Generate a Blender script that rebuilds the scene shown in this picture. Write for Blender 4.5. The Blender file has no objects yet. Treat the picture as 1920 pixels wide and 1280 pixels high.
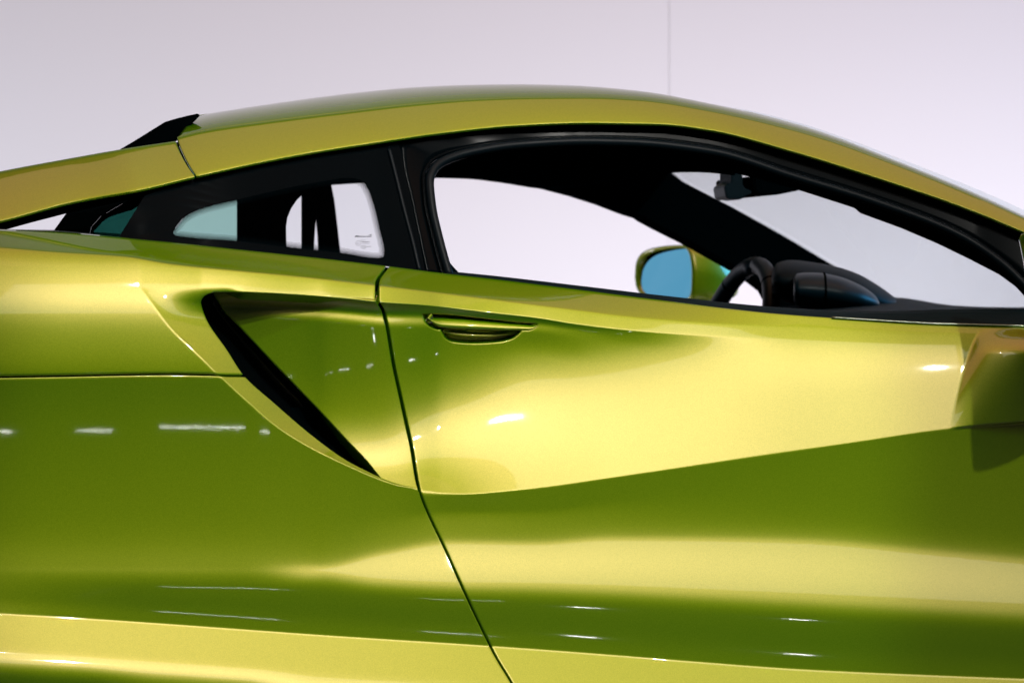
import bpy, bmesh, math, random
import numpy as np
from mathutils import Vector, Matrix

random.seed(4)
SC = bpy.context.scene
COL = SC.collection

# ------------------------------------------------------------------ camera, world, lights, exposure
S, D, ZC = 1250.0, 6.0, 0.80          # photo pixels per metre on the car's near side, camera distance, camera height
TH = math.radians(17.0)               # the car stands turned by this much to the camera
CT, ST = math.cos(TH), math.sin(TH)

cam_d = bpy.data.cameras.new("camera")
cam = bpy.data.objects.new("camera", cam_d); COL.objects.link(cam)
cam.location = (0, -D, ZC); cam.rotation_euler = (math.radians(90), 0, 0)
cam_d.sensor_width = 36; cam_d.lens = S * D * 36 / 1920
cam_d.clip_end = 200
cam_d.dof.use_dof = True; cam_d.dof.focus_distance = D; cam_d.dof.aperture_fstop = 9.0
SC.camera = cam

w = bpy.data.worlds.new("World"); SC.world = w; w.use_nodes = True
w.node_tree.nodes["Background"].inputs[0].default_value = (0.55, 0.62, 0.72, 1)
w.node_tree.nodes["Background"].inputs[1].default_value = 0.035
SC.view_settings.view_transform = 'Standard'; SC.view_settings.look = 'None'
SC.view_settings.exposure = 0.0; SC.view_settings.gamma = 1.0

def area(name, loc, target, sx, sy, radiance, color=(1, 1, 1), rotz=None):
    l = bpy.data.lights.new(name, 'AREA'); l.shape = 'RECTANGLE'; l.size = sx; l.size_y = sy
    l.energy = radiance * math.pi * sx * sy; l.color = color
    o = bpy.data.objects.new(name, l); COL.objects.link(o); o.location = loc
    if rotz is not None: o.rotation_euler = (0, 0, rotz)
    else: o.rotation_euler = (Vector(target) - Vector(loc)).to_track_quat('-Z', 'Y').to_euler()
    return o
def lamp(name, loc, power, radius, color=(1, 1, 1)):
    l = bpy.data.lights.new(name, 'POINT'); l.energy = power; l.shadow_soft_size = radius; l.color = color
    o = bpy.data.objects.new(name, l); COL.objects.link(o); o.location = loc
    return o
# the showroom's big luminous ceiling panel above the near side of the car
area("ceiling_panel_light", (3.0, -2.5, 4.3), None, 4.8, 3.2, 1.5, (1.0, 0.955, 0.88), rotz=TH)
area("warm_fill_light", (0.5, 1.05, 4.45), None, 9.0, 3.7, 1.0, (1.0, 0.50, 0.30), rotz=TH)  # added warm fill overhead, tints the roof rail
# unseen lights near the floor, added to brighten the back wall
area("wall_fill_right", (1.3, 2.75, 0.25), (1.2, 4.2, 1.55), 3.4, 0.5, 9.9, (0.985, 0.96, 1.0))
area("wall_fill_left", (-2.3, 2.75, 0.25), (-1.9, 4.2, 1.6), 2.8, 0.5, 8.3, (0.90, 0.95, 1.0))
# bluish display wall at the rear of the hall
area("display_wall_light", (-3.6, 3.28, 1.0), (0.3, 2.1, 0.9), 1.5, 1.6, 0.5, (0.12, 0.60, 0.95))
area("front_display_light", (4.6, 3.4, 2.1), (0.6, 1.4, 0.9), 2.2, 1.6, 9.0, (0.08, 0.50, 1.0))
def spot(name, loc, target, power, radius, cone=50, color=(1.0, 0.96, 0.90)):
    l = bpy.data.lights.new(name, 'SPOT'); l.energy = power; l.shadow_soft_size = radius; l.color = color
    l.spot_size = math.radians(cone); l.spot_blend = 0.4
    o = bpy.data.objects.new(name, l); COL.objects.link(o); o.location = loc
    o.rotation_euler = (Vector(target) - Vector(loc)).to_track_quat('-Z', 'Y').to_euler()
for p, tgt, e, r in [((1.28, -2.46, 4.0), (-0.08, 0.1, 0.65), 295, 0.030), ((3.15, -2.25, 4.0), (0.6, 0.2, 0.6), 268, 0.035), ((0.62, -1.48, 4.0), (-0.5, 0, 0.8), 115, 0.04)]:
    spot("spot_lamp", p, tgt, e, r, 21 if p[0] == 1.28 else 46)

# small strip lamps far down the hall on the camera's side
for p, sx, sy, L in [((4.15, -7.85, 1.17), 0.46, 0.006, 80), ((4.9, -7.35, 1.20), 0.26, 0.008, 60), ((2.75, -8.4, 1.25), 0.10, 0.010, 70), ((3.3, -8.1, 1.22), 0.14, 0.006, 70),
                     ((5.40, -7.3, 0.86), 0.10, 0.03, 70), ((6.07, -6.9, 0.84), 0.13, 0.025, 70), ((7.8, -4.1, 1.48), 0.16, 0.02, 60)]:
    area("hall_strip_lamp", p, (0, 0, 0.7), sx, sy, 0.8 * L, (1.0, 0.98, 0.95))

# ------------------------------------------------------------------ materials
def mat(name, base, rough=0.5, metal=0.0, coat=0.0, ior=1.5, spec=0.5):
    m = bpy.data.materials.new(name); m.use_nodes = True
    b = m.node_tree.nodes["Principled BSDF"]
    b.inputs["Base Color"].default_value = (*base, 1); b.inputs["Roughness"].default_value = rough
    b.inputs["Metallic"].default_value = metal; b.inputs["Coat Weight"].default_value = coat
    b.inputs["Coat Roughness"].default_value = 0.02; b.inputs["IOR"].default_value = ior
    b.inputs["Specular IOR Level"].default_value = spec
    return m
def noise_bump(m, scale, strength, dist=0.001):
    nt = m.node_tree; b = nt.nodes["Principled BSDF"]
    tc = nt.nodes.new("ShaderNodeTexCoord"); n = nt.nodes.new("ShaderNodeTexNoise"); bp = nt.nodes.new("ShaderNodeBump")
    n.inputs["Scale"].default_value = scale; bp.inputs["Strength"].default_value = strength; bp.inputs["Distance"].default_value = dist
    nt.links.new(tc.outputs["Object"], n.inputs["Vector"]); nt.links.new(n.outputs["Fac"], bp.inputs["Height"])
    nt.links.new(bp.outputs["Normal"], b.inputs["Normal"])
    return m

def paint_material():
    """green pigment under yellow-gold flakes under clear lacquer"""
    m = bpy.data.materials.new("flip_paint"); m.use_nodes = True
    nt = m.node_tree; nt.nodes.clear(); N = nt.nodes.new; L = nt.links.new
    out = N("ShaderNodeOutputMaterial")
    tc = N("ShaderNodeTexCoord"); no = N("ShaderNodeTexNoise"); no.inputs["Scale"].default_value = 750; no.inputs["Detail"].default_value = 2
    L(tc.outputs["Object"], no.inputs["Vector"])
    mr = N("ShaderNodeMapRange"); mr.inputs["From Min"].default_value = 0.3; mr.inputs["From Max"].default_value = 0.7
    mr.inputs["To Min"].default_value = 0.84; mr.inputs["To Max"].default_value = 1.16
    L(no.outputs["Fac"], mr.inputs["Value"])
    dif = N("ShaderNodeBsdfDiffuse"); dif.inputs["Color"].default_value = (0.024, 0.125, 0.0003, 1)
    acc = dif
    # coarse yellow-green flakes, then fine pale-gold ones that only answer close to the mirror direction
    for col, rough in (((0.132, 0.136, 0.0002), 0.57), ((0.108, 0.070, 0.034), 0.38)):
        gl = N("ShaderNodeBsdfAnisotropic"); gl.distribution = 'BECKMANN'; gl.inputs["Roughness"].default_value = rough
        mul = N("ShaderNodeVectorMath"); mul.operation = 'SCALE'; mul.inputs[0].default_value = col
        L(mr.outputs[0], mul.inputs["Scale"]); L(mul.outputs[0], gl.inputs["Color"])
        add = N("ShaderNodeAddShader"); L(acc.outputs[0], add.inputs[0]); L(gl.outputs[0], add.inputs[1]); acc = add
    coat = N("ShaderNodeBsdfAnisotropic"); coat.inputs["Roughness"].default_value = 0.03; coat.inputs["Color"].default_value = (1, 1, 1, 1)
    peel = N("ShaderNodeTexNoise"); peel.inputs["Scale"].default_value = 110; bp = N("ShaderNodeBump")    # faint orange peel in the lacquer
    bp.inputs["Strength"].default_value = 0.012; bp.inputs["Distance"].default_value = 0.001
    L(tc.outputs["Object"], peel.inputs["Vector"]); L(peel.outputs["Fac"], bp.inputs["Height"]); L(bp.outputs["Normal"], coat.inputs["Normal"])
    fr = N("ShaderNodeFresnel"); fr.inputs["IOR"].default_value = 1.55
    mx = N("ShaderNodeMixShader"); L(fr.outputs[0], mx.inputs[0]); L(add.outputs[0], mx.inputs[1]); L(coat.outputs[0], mx.inputs[2])
    L(mx.outputs[0], out.inputs["Surface"])
    return m
def glass_material(name, tint, refl=1.45):
    m = bpy.data.materials.new(name); m.use_nodes = True
    nt = m.node_tree; nt.nodes.clear(); N = nt.nodes.new; L = nt.links.new
    out = N("ShaderNodeOutputMaterial"); t = N("ShaderNodeBsdfTransparent"); t.inputs[0].default_value = (*tint, 1)
    g = N("ShaderNodeBsdfAnisotropic"); g.inputs["Roughness"].default_value = 0.01
    fr = N("ShaderNodeFresnel"); ge = N("ShaderNodeNewGeometry"); sw = N("ShaderNodeMix")
    sw.inputs[2].default_value = refl; sw.inputs[3].default_value = 1.0 / refl        # a thin pane reflects alike on both faces
    L(ge.outputs["Backfacing"], sw.inputs[0]); L(sw.outputs[0], fr.inputs["IOR"])
    mx = N("ShaderNodeMixShader"); L(fr.outputs[0], mx.inputs[0]); L(t.outputs[0], mx.inputs[1]); L(g.outputs[0], mx.inputs[2])
    L(mx.outputs[0], out.inputs["Surface"])
    return m
PAINT = paint_material()
M_GLOSS = mat("gloss_black", (0.001, 0.0025, 0.0035), 0.2, spec=0.035)
M_BLACK = mat("matt_black", (0.001, 0.002, 0.0025), 0.8, spec=0.0)
M_SEAL = mat("rubber_seal", (0.002, 0.006, 0.009), 0.42, spec=0.12)
M_TRIM = noise_bump(mat("cabin_trim", (0.001, 0.0034, 0.0048), 0.85, spec=0.0), 300, 0.3)
M_LEATHER = noise_bump(mat("wheel_leather", (0.0025, 0.014, 0.022), 0.48, spec=0.35), 900, 0.25)
M_SATIN = mat("satin_dark_plastic", (0.002, 0.016, 0.026), 0.40, spec=0.22)
M_HOOD = noise_bump(mat("hood_leather", (0.001, 0.008, 0.012), 0.6, spec=0.12), 700, 0.2)
M_DASH = noise_bump(mat("dashboard_trim", (0.001, 0.007, 0.009), 0.7, spec=0.1), 500, 0.2)
M_CHROME = mat("belt_moulding", (0.25, 0.3, 0.22), 0.25, 1.0)
M_MIRROR = mat("mirror_glass", (0.80, 0.92, 0.95), 0.03, 1.0)
M_GLASS = glass_material("window_glass", (0.90, 0.93, 0.94), 1.22)
M_TEAL = glass_material("tinted_glass", (0.70, 0.86, 0.84))
M_DTEAL = glass_material("dark_tinted_glass", (0.10, 0.27, 0.24), 1.2)
M_SCREEN = glass_material("windscreen_glass", (0.90, 0.93, 0.93), 1.10)
M_INK = mat("printed_ink", (0.001, 0.003, 0.004), 0.8, spec=0.0)

def wall_mat():
    m = noise_bump(mat("white_wall_paint", (0.735, 0.722, 0.785), 0.75, spec=0.2), 180, 0.05)
    return m
M_WALL = wall_mat()
M_FLOOR = noise_bump(mat("grey_showroom_floor", (0.030, 0.031, 0.033), 0.35), 6, 0.02)

# ------------------------------------------------------------------ object helpers
def link(o, parent=None, label=None, cat=None, kind=None, group=None):
    COL.objects.link(o)
    if parent is not None: o.parent = parent
    if label: o["label"] = label
    if cat: o["category"] = cat
    if kind: o["kind"] = kind
    if group: o["group"] = group
    return o
def mesh_obj(name, verts, faces, material, parent=None, smooth=True, **kw):
    me = bpy.data.meshes.new(name); me.from_pydata([tuple(v) for v in verts], [], [tuple(f) for f in faces]); me.update()
    me.materials.append(material)
    if smooth: me.polygons.foreach_set("use_smooth", [True] * len(me.polygons))
    return link(bpy.data.objects.new(name, me), parent, **kw)

def pchip(xs, ys):
    xs = np.asarray(xs, float); ys = np.asarray(ys, float)
    h = np.diff(xs); d = np.diff(ys) / h; n = len(xs); m = np.zeros(n)
    if n > 2:
        w1 = 2 * h[1:] + h[:-1]; w2 = h[1:] + 2 * h[:-1]
        ok = d[:-1] * d[1:] > 0
        with np.errstate(divide='ignore', invalid='ignore'):
            hm = (w1 + w2) / (w1 / d[:-1] + w2 / d[1:])
        m[1:-1] = np.where(ok, hm, 0.0)
    m[0] = d[0]; m[-1] = d[-1]
    def f(x):
        x = np.asarray(x, float); xc = np.clip(x, xs[0], xs[-1])
        i = np.clip(np.searchsorted(xs, xc) - 1, 0, n - 2)
        t = (xc - xs[i]) / h[i]; t2 = t * t; t3 = t2 * t
        y = ys[i] * (2 * t3 - 3 * t2 + 1) + h[i] * m[i] * (t3 - 2 * t2 + t) + ys[i + 1] * (-2 * t3 + 3 * t2) + h[i] * m[i + 1] * (t3 - t2)
        return y + (x < xs[0]) * m[0] * (x - xs[0]) + (x > xs[-1]) * m[-1] * (x - xs[-1])
    return f
def crv(*p):
    a = np.array(p, float); return pchip(a[:, 0], a[:, 1])
def sstep(x, a, b):
    t = np.clip((np.asarray(x, float) - a) / (b - a), 0, 1); return t * t * (3 - 2 * t)

def PB(px, py, b):
    """point of the car at lateral depth b (metres inward from its widest near side) that lies on the sight line px, py"""
    px = np.asarray(px, float); py = np.asarray(py, float); b = np.asarray(b, float)
    k = (px - 960.0) / S
    a = (k * (1 + b * CT / D) + b * ST) / (CT - k * ST / D)
    y = a * ST + b * CT
    x = a * CT - b * ST
    z = ZC - (py - 640.0) / S * (D + y) / D
    return np.stack(np.broadcast_arrays(x, y, z), -1)
def AB(px, b):
    k = (px - 960.0) / S
    return (k * (1 + b * CT / D) + b * ST) / (CT - k * ST / D)
def CAR(a, b, z):
    return np.stack(np.broadcast_arrays(a * CT - b * ST, a * ST + b * CT, z), -1)

def grid_faces(m, n, flip=False):
    f = []
    for i in range(m - 1):
        for j in range(n - 1):
            q = (i * n + j, (i + 1) * n + j, (i + 1) * n + j + 1, i * n + j + 1)
            f.append(q if not flip else q[::-1])
    return f
TOWARD = Vector((ST, -CT, 0))
def orient(bm, ref=None):
    """make the faces look outward (toward the near side)"""
    bm.normal_update()
    s = sum(f.normal.dot(ref or TOWARD) * f.calc_area() for f in bm.faces)
    if s < 0: bmesh.ops.reverse_faces(bm, faces=bm.faces[:])
    bm.normal_update()
def flange(bm, depth=0.022, r=0.0013):
    """turn every open edge of a panel over a small radius and inward, as pressed metal is"""
    bm.normal_update()
    bedges = [e for e in bm.edges if len(e.link_faces) == 1]
    outd = {}
    for e in bedges:
        f = e.link_faces[0]; l = [l for l in f.loops if l.edge == e][0]
        d = (l.link_loop_next.vert.co - l.vert.co).normalized()
        o = d.cross(f.normal)
        for v in e.verts: outd.setdefault(v, Vector()); outd[v] += o
    nrm = {v: v.normal.copy() for v in outd}
    ring = {v: v for v in outd}; edges = [(l.vert, l.link_loop_next.vert) for e in bedges for l in e.link_loops]
    for (ko, kn) in ((0.62 * r, 0.3 * r), (r, r), (r, 2.5 * r), (r, depth)):
        new = {v: bm.verts.new(v.co + outd[v].normalized() * ko - nrm[v] * kn) for v in outd}
        for (p, q) in edges:
            try: bm.faces.new((ring[q], ring[p], new[p], new[q]))
            except ValueError: pass
        ring = new
def sheet(name, grids, material, parent, fl=True, depth=0.022, r=0.0013, weld=True, label=None, solid=None):
    """grids: list of (px, py, b) arrays; all become one welded panel"""
    bm = bmesh.new()
    for (PX, PY, B) in grids:
        P = PB(PX, PY, B); m, n = P.shape[:2]
        vs = [bm.verts.new(p) for p in P.reshape(-1, 3)]
        for f in grid_faces(m, n):
            try: bm.faces.new([vs[i] for i in f])
            except ValueError: pass
    if weld: bmesh.ops.remove_doubles(bm, verts=bm.verts[:], dist=2e-5)
    dead = [f for f in bm.faces if f.calc_area() < 1e-10]
    if dead: bmesh.ops.delete(bm, geom=dead, context='FACES')
    bmesh.ops.recalc_face_normals(bm, faces=bm.faces[:])
    orient(bm)
    if fl: flange(bm, depth, r)
    me = bpy.data.meshes.new(name); bm.to_mesh(me); bm.free()
    me.materials.append(material); me.polygons.foreach_set("use_smooth", [True] * len(me.polygons))
    o = link(bpy.data.objects.new(name, me), parent, label=label)
    if solid:
        md = o.modifiers.new("thickness", 'SOLIDIFY'); md.thickness = solid; md.offset = -1
    return o

def resample(pts, n, smooth=True):
    p = np.array(pts, float)
    s = np.r_[0, np.cumsum(np.hypot(*np.diff(p[:, :2], axis=0).T))]
    t = np.linspace(0, s[-1], n)
    if smooth: return np.stack([pchip(s, p[:, i])(t) for i in range(p.shape[1])], 1)
    return np.stack([np.interp(t, s, p[:, i]) for i in range(p.shape[1])], 1)
def ribbon(name, c0, c1, b0, b1, material, parent, n=120, m=6, bulge=0.0, solid=0.004, smooth=True, label=None):
    """sheet between two traced curves; b0, b1 constants or functions of (px, py)"""
    A = resample(c0, n, smooth); B = resample(c1, n, smooth)
    ba = b0(A[:, 0], A[:, 1]) if callable(b0) else np.full(n, b0)
    bb = b1(B[:, 0], B[:, 1]) if callable(b1) else np.full(n, b1)
    t = np.linspace(0, 1, m)[:, None]
    PX = A[:, 0] * (1 - t) + B[:, 0] * t; PY = A[:, 1] * (1 - t) + B[:, 1] * t
    BB = ba * (1 - t) + bb * t - bulge * np.sin(np.pi * t)
    return sheet(name, [(PX, PY, BB)], material, parent, fl=False, weld=False, solid=solid, label=label)
def plate(name, poly, b, thick, material, parent, bevel=0.004, label=None):
    """solid piece whose outline is traced; b constant or function; thick in metres along the car's width"""
    p = np.array(poly, float)
    bb = b(p[:, 0], p[:, 1]) if callable(b) else np.full(len(p), b)
    P = PB(p[:, 0], p[:, 1], bb)
    off = np.array((-ST, CT, 0)) * thick
    bm = bmesh.new()
    v0 = [bm.verts.new(q) for q in P]; v1 = [bm.verts.new(q + off) for q in P]
    n = len(P)
    bm.faces.new(v0); bm.faces.new(v1[::-1])
    for i in range(n): bm.faces.new((v0[i], v1[i], v1[(i + 1) % n], v0[(i + 1) % n]))
    bmesh.ops.recalc_face_normals(bm, faces=bm.faces[:])
    if bevel:
        bmesh.ops.bevel(bm, geom=[e for e in bm.edges if e.calc_face_angle(0) > 0.6], offset=bevel, segments=2, affect='EDGES', clamp_overlap=True)
    me = bpy.data.meshes.new(name); bm.to_mesh(me); bm.free(); me.materials.append(material)
    return link(bpy.data.objects.new(name, me), parent, label=label)
def tube(name, pts3, radius, material, parent, seg=10, squash=1.0, label=None, closed=False):
    P = np.array(pts3, float); n = len(P)
    T = (np.roll(P, -1, 0) - np.roll(P, 1, 0)) if closed else np.gradient(P, axis=0)
    T /= np.linalg.norm(T, axis=1)[:, None]
    up = np.array((ST, -CT, 0.0))
    X = np.cross(T, up); X /= np.linalg.norm(X, axis=1)[:, None]; Y = np.cross(X, T)
    a = np.linspace(0, 2 * np.pi, seg, endpoint=False)
    rad = np.broadcast_to(radius, (n,))[:, None, None]
    V = P[:, None] + rad * (np.cos(a)[None, :, None] * X[:, None] + squash * np.sin(a)[None, :, None] * Y[:, None])
    f = []
    for i in range(n if closed else n - 1):
        for j in range(seg):
            f.append((i * seg + j, i * seg + (j + 1) % seg, ((i + 1) % n) * seg + (j + 1) % seg, ((i + 1) % n) * seg + j))
    if not closed: f += [tuple(range(seg))[::-1], tuple((n - 1) * seg + j for j in range(seg))]
    return mesh_obj(name, V.reshape(-1, 3), f, material, parent, label=label)

# ------------------------------------------------------------------ the setting
def box(name, lo, hi, material, bevel=0.0, parent=None, **kw):
    bm = bmesh.new(); bmesh.ops.create_cube(bm, size=1)
    for v in bm.verts: v.co = Vector([lo[i] + (v.co[i] + 0.5) * (hi[i] - lo[i]) for i in range(3)])
    if bevel: bmesh.ops.bevel(bm, geom=bm.edges[:], offset=bevel, segments=2, affect='EDGES')
    me = bpy.data.meshes.new(name); bm.to_mesh(me); bm.free(); me.materials.append(material)
    return link(bpy.data.objects.new(name, me), parent, **kw)
box("floor", (-16, -14, -0.1), (16, 4.5, 0.0), M_FLOOR, kind="structure")
YW = 4.2
wall = bpy.data.objects.new("wall", None); link(wall, kind="structure"); wall.location = (0, YW, 0)
SEAM_X = (1254.5 - 960) / S * (D + YW) / D
for i in range(-4, 4):
    x0 = SEAM_X + i * 2.6
    o = box("wall_panel", (x0 + 0.00045, 0, 0.002), (x0 + 2.6 - 0.00045, 0.006, 4.6), M_WALL, 0.0006); o.parent = wall
o = box("wall_backing", (SEAM_X - 10.4, 0.0065, 0.002), (SEAM_X + 10.4, 0.15, 4.6), mat("seam_filler", (0.86, 0.85, 0.90), 0.8)); o.parent = wall

# ------------------------------------------------------------------ the car: traced lines (photo pixels)
car = bpy.data.objects.new("sports_car", None)
link(car, label="yellow-green metallic sports coupe seen from its side, with black window surrounds and side air intake", cat="car")
car.empty_display_size = 0.3

BELT = crv((-80, 424), (0, 430), (100, 434), (220, 444), (265, 449), (330, 455), (450, 468), (600, 484), (720, 498), (830, 512), (933, 524),
           (1100, 545), (1240, 563), (1450, 588), (1600, 599), (1758, 608), (1920, 612), (2060, 614))
LA = crv((-80, 458), (0, 464), (100, 472), (233, 481), (320, 495), (450, 508), (570, 519.5), (705, 535), (920, 561), (1050, 577), (1200, 595), (1350, 606),
         (1500, 612), (1750, 622), (2060, 630))
LB = crv((330, 546), (445, 546), (500, 548), (560, 551.5), (645, 558.5), (705, 565), (804, 572), (908, 584), (1013, 596), (1075, 606), (1200, 620), (1350, 630),
         (1500, 636), (1750, 646), (2060, 650))
LC = crv((300, 914), (740, 914), (785, 915), (830, 922), (875, 925), (960, 918), (1100, 900), (1260, 877), (1440, 850), (1620, 826), (1780, 802), (1920, 790), (2060, 780))
LE = crv((-80, 1146), (0, 1150), (175, 1160), (350, 1172), (600, 1190), (940, 1212), (1220, 1233), (1460, 1252), (1920, 1272), (2060, 1277))
SEAM = crv((495, 730), (500, 726), (531, 707.5), (559, 707.5), (587, 720), (687, 739), (769, 757), (844, 773), (900, 782), (920, 787), (1040, 840), (1150, 890),
           (1230, 930), (1280, 960), (1340, 990))                                   # px as a function of py
GAP = crv((495, 5), (565, 5), (600, 4.2), (900, 4), (930, 3.2), (1340, 3.2))
LI = crv((546.5, 402), (550, 390), (554, 383), (560, 378), (567, 376), (576, 378), (603, 389), (653, 423), (704, 457), (756, 514), (822, 592), (862, 648),
         (884, 690), (900, 726), (909, 755), (914.5, 780), (922, 786))              # inner edge of the intake mouth
LO = crv((540, 262), (560, 278), (615, 320), (675, 382), (705, 412), (750, 461), (800, 520), (840, 585), (878, 664), (898, 712), (909, 745), (914.5, 772), (922, 780))
LJ = crv((546, 398), (553, 402), (584, 423), (612, 450), (645, 481), (685, 519), (725, 558), (775, 606), (831, 658), (862, 688), (884, 706), (900, 720), (912, 745), (925, 770))   # rear edge of the inner panel
LF = crv((600, 1843), (615, 1839), (640, 1826), (690, 1809), (740, 1795), (780, 1785), (802, 1780), (850, 1772), (1000, 1765), (1340, 1765))

X0, X1, Y0, Y1 = -90, 2070, 395, 1350
XS = np.arange(X0, X1 + 1); YS = np.arange(Y0, Y1 + 1)

# tilt of the skin (degrees, + faces up) below the crease, by column
LOWX = [-90, 0, 150, 300, 450, 600, 715, 850, 1000, 1150, 1300, 1500, 1750, 2070]
def low_knots():
    K = []
    bt = crv((-90, 1062), (300, 1062), (607, 1066), (715, 1042), (820, 1021), (960, 1024), (1160, 1014), (1360, 1015), (1560, 1020), (1750, 1038), (1920, 1052), (2070, 1066))
    bb = crv((-90, 1068), (300, 1070), (607, 1070), (715, 1082), (865, 1089), (960, 1090), (1360, 1107), (1640, 1124), (1920, 1140), (2070, 1150))
    top = crv((-90, 930), (740, 930), (785, 921), (830, 926), (875, 928.5), (960, 921.5), (1100, 903), (1260, 880), (1440, 853), (1620, 829), (1780, 805), (1920, 793), (2070, 783))
    dip = crv((-90, 13), (0, 9), (150, 5), (300, 3), (600, 3), (1960, 3), (2070, 3))
    for x in LOWX:
        e = float(LE(x)); t = float(top(x)); a = float(bt(x)); c = float(bb(x))
        band = 12.0 if x < 500 else (20.5 if x < 650 else 20.9)
        mid = 13.0 if x < 500 else (20.95 if x < 650 else (22.5 if x < 800 else 23.2))
        d = float(dip(x))
        first = 5.6 if x < 740 else 3.7
        K.append([(t, first), (min(t + 40, 960), 6.4 if x < 740 else 4.6), (a - 62, 8.3 if x < 740 else 7.0), (a - 14, 13.5 if x > 500 else 11.6), (a, band),
                  (0.5 * (a + c), mid), (c, band), (c + 0.34 * (e - c), d + 0.5), (c + 0.58 * (e - c), d - 0.6),
                  (e - 14, d + 2.5), (e - 2, d + 3.5), (e + 2, 36.0), (e + 62, 36.0), (e + 130, 20.0 if x > 500 else (4.0 if x > 200 else -2.0)), (1420, 5.0)])
    return K
LOWK = np.array(low_knots())

DOORX = [300, 715, 850, 1000, 1150, 1300, 1500, 1750, 2070]
DOORK = np.array([
    # belt        A           A+           B           B+          dip        ridge      dark        mid        low        crease
    [(0, 69), (0, 68), (0, 38), (0, 34), (0, -38), (19, -16), (32, 20), (50, 1), (190, 4), (290, 15), (0, 40)],
    [(0, 69), (0, 68), (0, 38), (0, 34), (0, -38), (19, -16), (32, 20), (50, 1), (190, 8.5), (262, 21), (0, 40)],
    [(0, 68), (0, 66), (0, 38), (0, 34), (0, -30), (14, -12), (26, 15.0), (44, 1), (145, 11), (222, 24.5), (0, 38)],
    [(0, 66), (0, 62), (0, 37), (0, 33), (0, -18), (8, -8), (17, 10.0), (32, 2), (80, 12.5), (170, 24), (0, 32)],
    [(0, 60), (0, 54), (0, 36), (0, 32), (0, -4), (8, 0), (16, 4), (34, 10), (76, 17.5), (145, 23.5), (0, 28)],
    [(0, 52), (0, 46), (0, 34), (0, 28), (0, 15), (8, 14.5), (16, 15.5), (34, 18), (72, 21.5), (118, 23.3), (0, 25.5)],
    [(0, 38), (0, 37), (0, 35), (0, 33), (0, 32), (8, 30.5), (16, 29), (34, 27), (64, 24), (115, 21.8), (0, 22)],
    [(0, 40), (0, 39), (0, 37), (0, 33), (0, 32), (8, 30), (16, 28.5), (34, 25), (54, 23), (95, 21.6), (0, 21.5)],
    [(0, 40), (0, 39), (0, 37), (0, 33), (0, 32), (6, 30), (14, 28.5), (26, 25), (44, 23), (75, 21.6), (0, 21.5)],
], float)
for i, x in enumerate(DOORX):
    a, bq, c = float(LA(x)), float(LB(x)), float(LC(x))
    DOORK[i, 0, 0] = BELT(x); DOORK[i, 1, 0] = a; DOORK[i, 2, 0] = a + 1.2; DOORK[i, 3, 0] = bq; DOORK[i, 4, 0] = bq + 1.6
    DOORK[i, 5:10, 0] += bq; DOORK[i, 10, 0] = c
FENX = [-90, 0, 150, 300, 450, 600, 715, 850, 1000]
FENK = np.array([
    [(0, 75), (0, 73), (0, 52), (540, 29), (610, 13), (699, 4.5), (709, -0.4), (800, 2.2)],
    [(0, 75), (0, 73), (0, 52), (540, 29), (610, 13), (699, 4.5), (709, -0.4), (800, 2.2)],
    [(0, 75), (0, 73), (0, 50), (540, 29), (610, 13), (699, 4.5), (709, -0.4), (800, 2.2)],
    [(0, 72), (0, 70), (0, 42), (540, 29), (610, 13), (699, 4.5), (709, -0.4), (800, 2.2)],
    [(0, 70), (0, 69), (0, 38), (548, 29), (612, 13), (699, 4.5), (709, -0.4), (800, 2.2)],
    [(0, 69), (0, 68), (0, 38), (556, 29), (612, 13), (699, 4.5), (709, -0.4), (800, 2.2)],
    [(0, 69), (0, 68), (0, 38), (567, 29), (622, 13), (699, 4.5), (709, -0.4), (800, 2.2)],
    [(0, 69), (0, 68), (0, 38), (575, 29), (622, 13), (699, 4.5), (709, -0.4), (800, 2.2)],
    [(0, 69), (0, 68), (0, 38), (590, 29), (622, 13), (699, 4.5), (709, -0.4), (800, 2.2)],
], float)
for i, x in enumerate(FENX):
    FENK[i, 0, 0] = BELT(x); FENK[i, 1, 0] = LA(x); FENK[i, 2, 0] = LA(x) + 1.2

def knots_at(colx, K, x):
    """interpolate each knot's height and tilt along the car"""
    out = np.empty((len(x), K.shape[1], 2))
    for k in range(K.shape[1]):
        out[:, k, 0] = pchip(colx, K[:, k, 0])(x); out[:, k, 1] = pchip(colx, K[:, k, 1])(x)
    return out
def table(upx, upK, line_fix):
    low = knots_at(LOWX, LOWK, XS); up = knots_at(upx, upK, XS)
    line_fix(up)
    K = np.concatenate([up, low], 1)
    T = np.empty((len(YS), len(XS)))
    le = LE(XS); SUB = 6; YF = np.linspace(Y0, Y1, (len(YS) - 1) * SUB + 1); hf = 1.0 / SUB
    for j in range(len(XS)):
        ky = K[j, :, 0].copy(); kp = K[j, :, 1]
        for q in range(1, len(ky)):
            if ky[q] < ky[q - 1] + 0.5: ky[q] = ky[q - 1] + 0.5
        ph = pchip(ky, kp)(np.clip(YF, ky[0], ky[-1]))
        sl = np.tan(np.radians(np.clip(ph, -60, 78))) / S
        c = np.r_[0.0, np.cumsum(0.5 * (sl[1:] + sl[:-1]) * hf)]
        T[:, j] = 0.03 + np.interp(le[j], YF, c) - c[::SUB]
    return T
def fix_door(up):
    up[:, 0, 0] = BELT(XS); up[:, 1, 0] = LA(XS); up[:, 2, 0] = LA(XS) + 1.2
    bq = LB(XS); d = bq - up[:, 3, 0]
    up[:, 3:10, 0] += d[:, None]; up[:, 10, 0] = LC(XS)
def fix_fen(up):
    up[:, 0, 0] = BELT(XS); up[:, 1, 0] = LA(XS); up[:, 2, 0] = LA(XS) + 1.2
T_DOOR = table(DOORX, DOORK, fix_door)
T_FEN = table(FENX, FENK, fix_fen)
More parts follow.
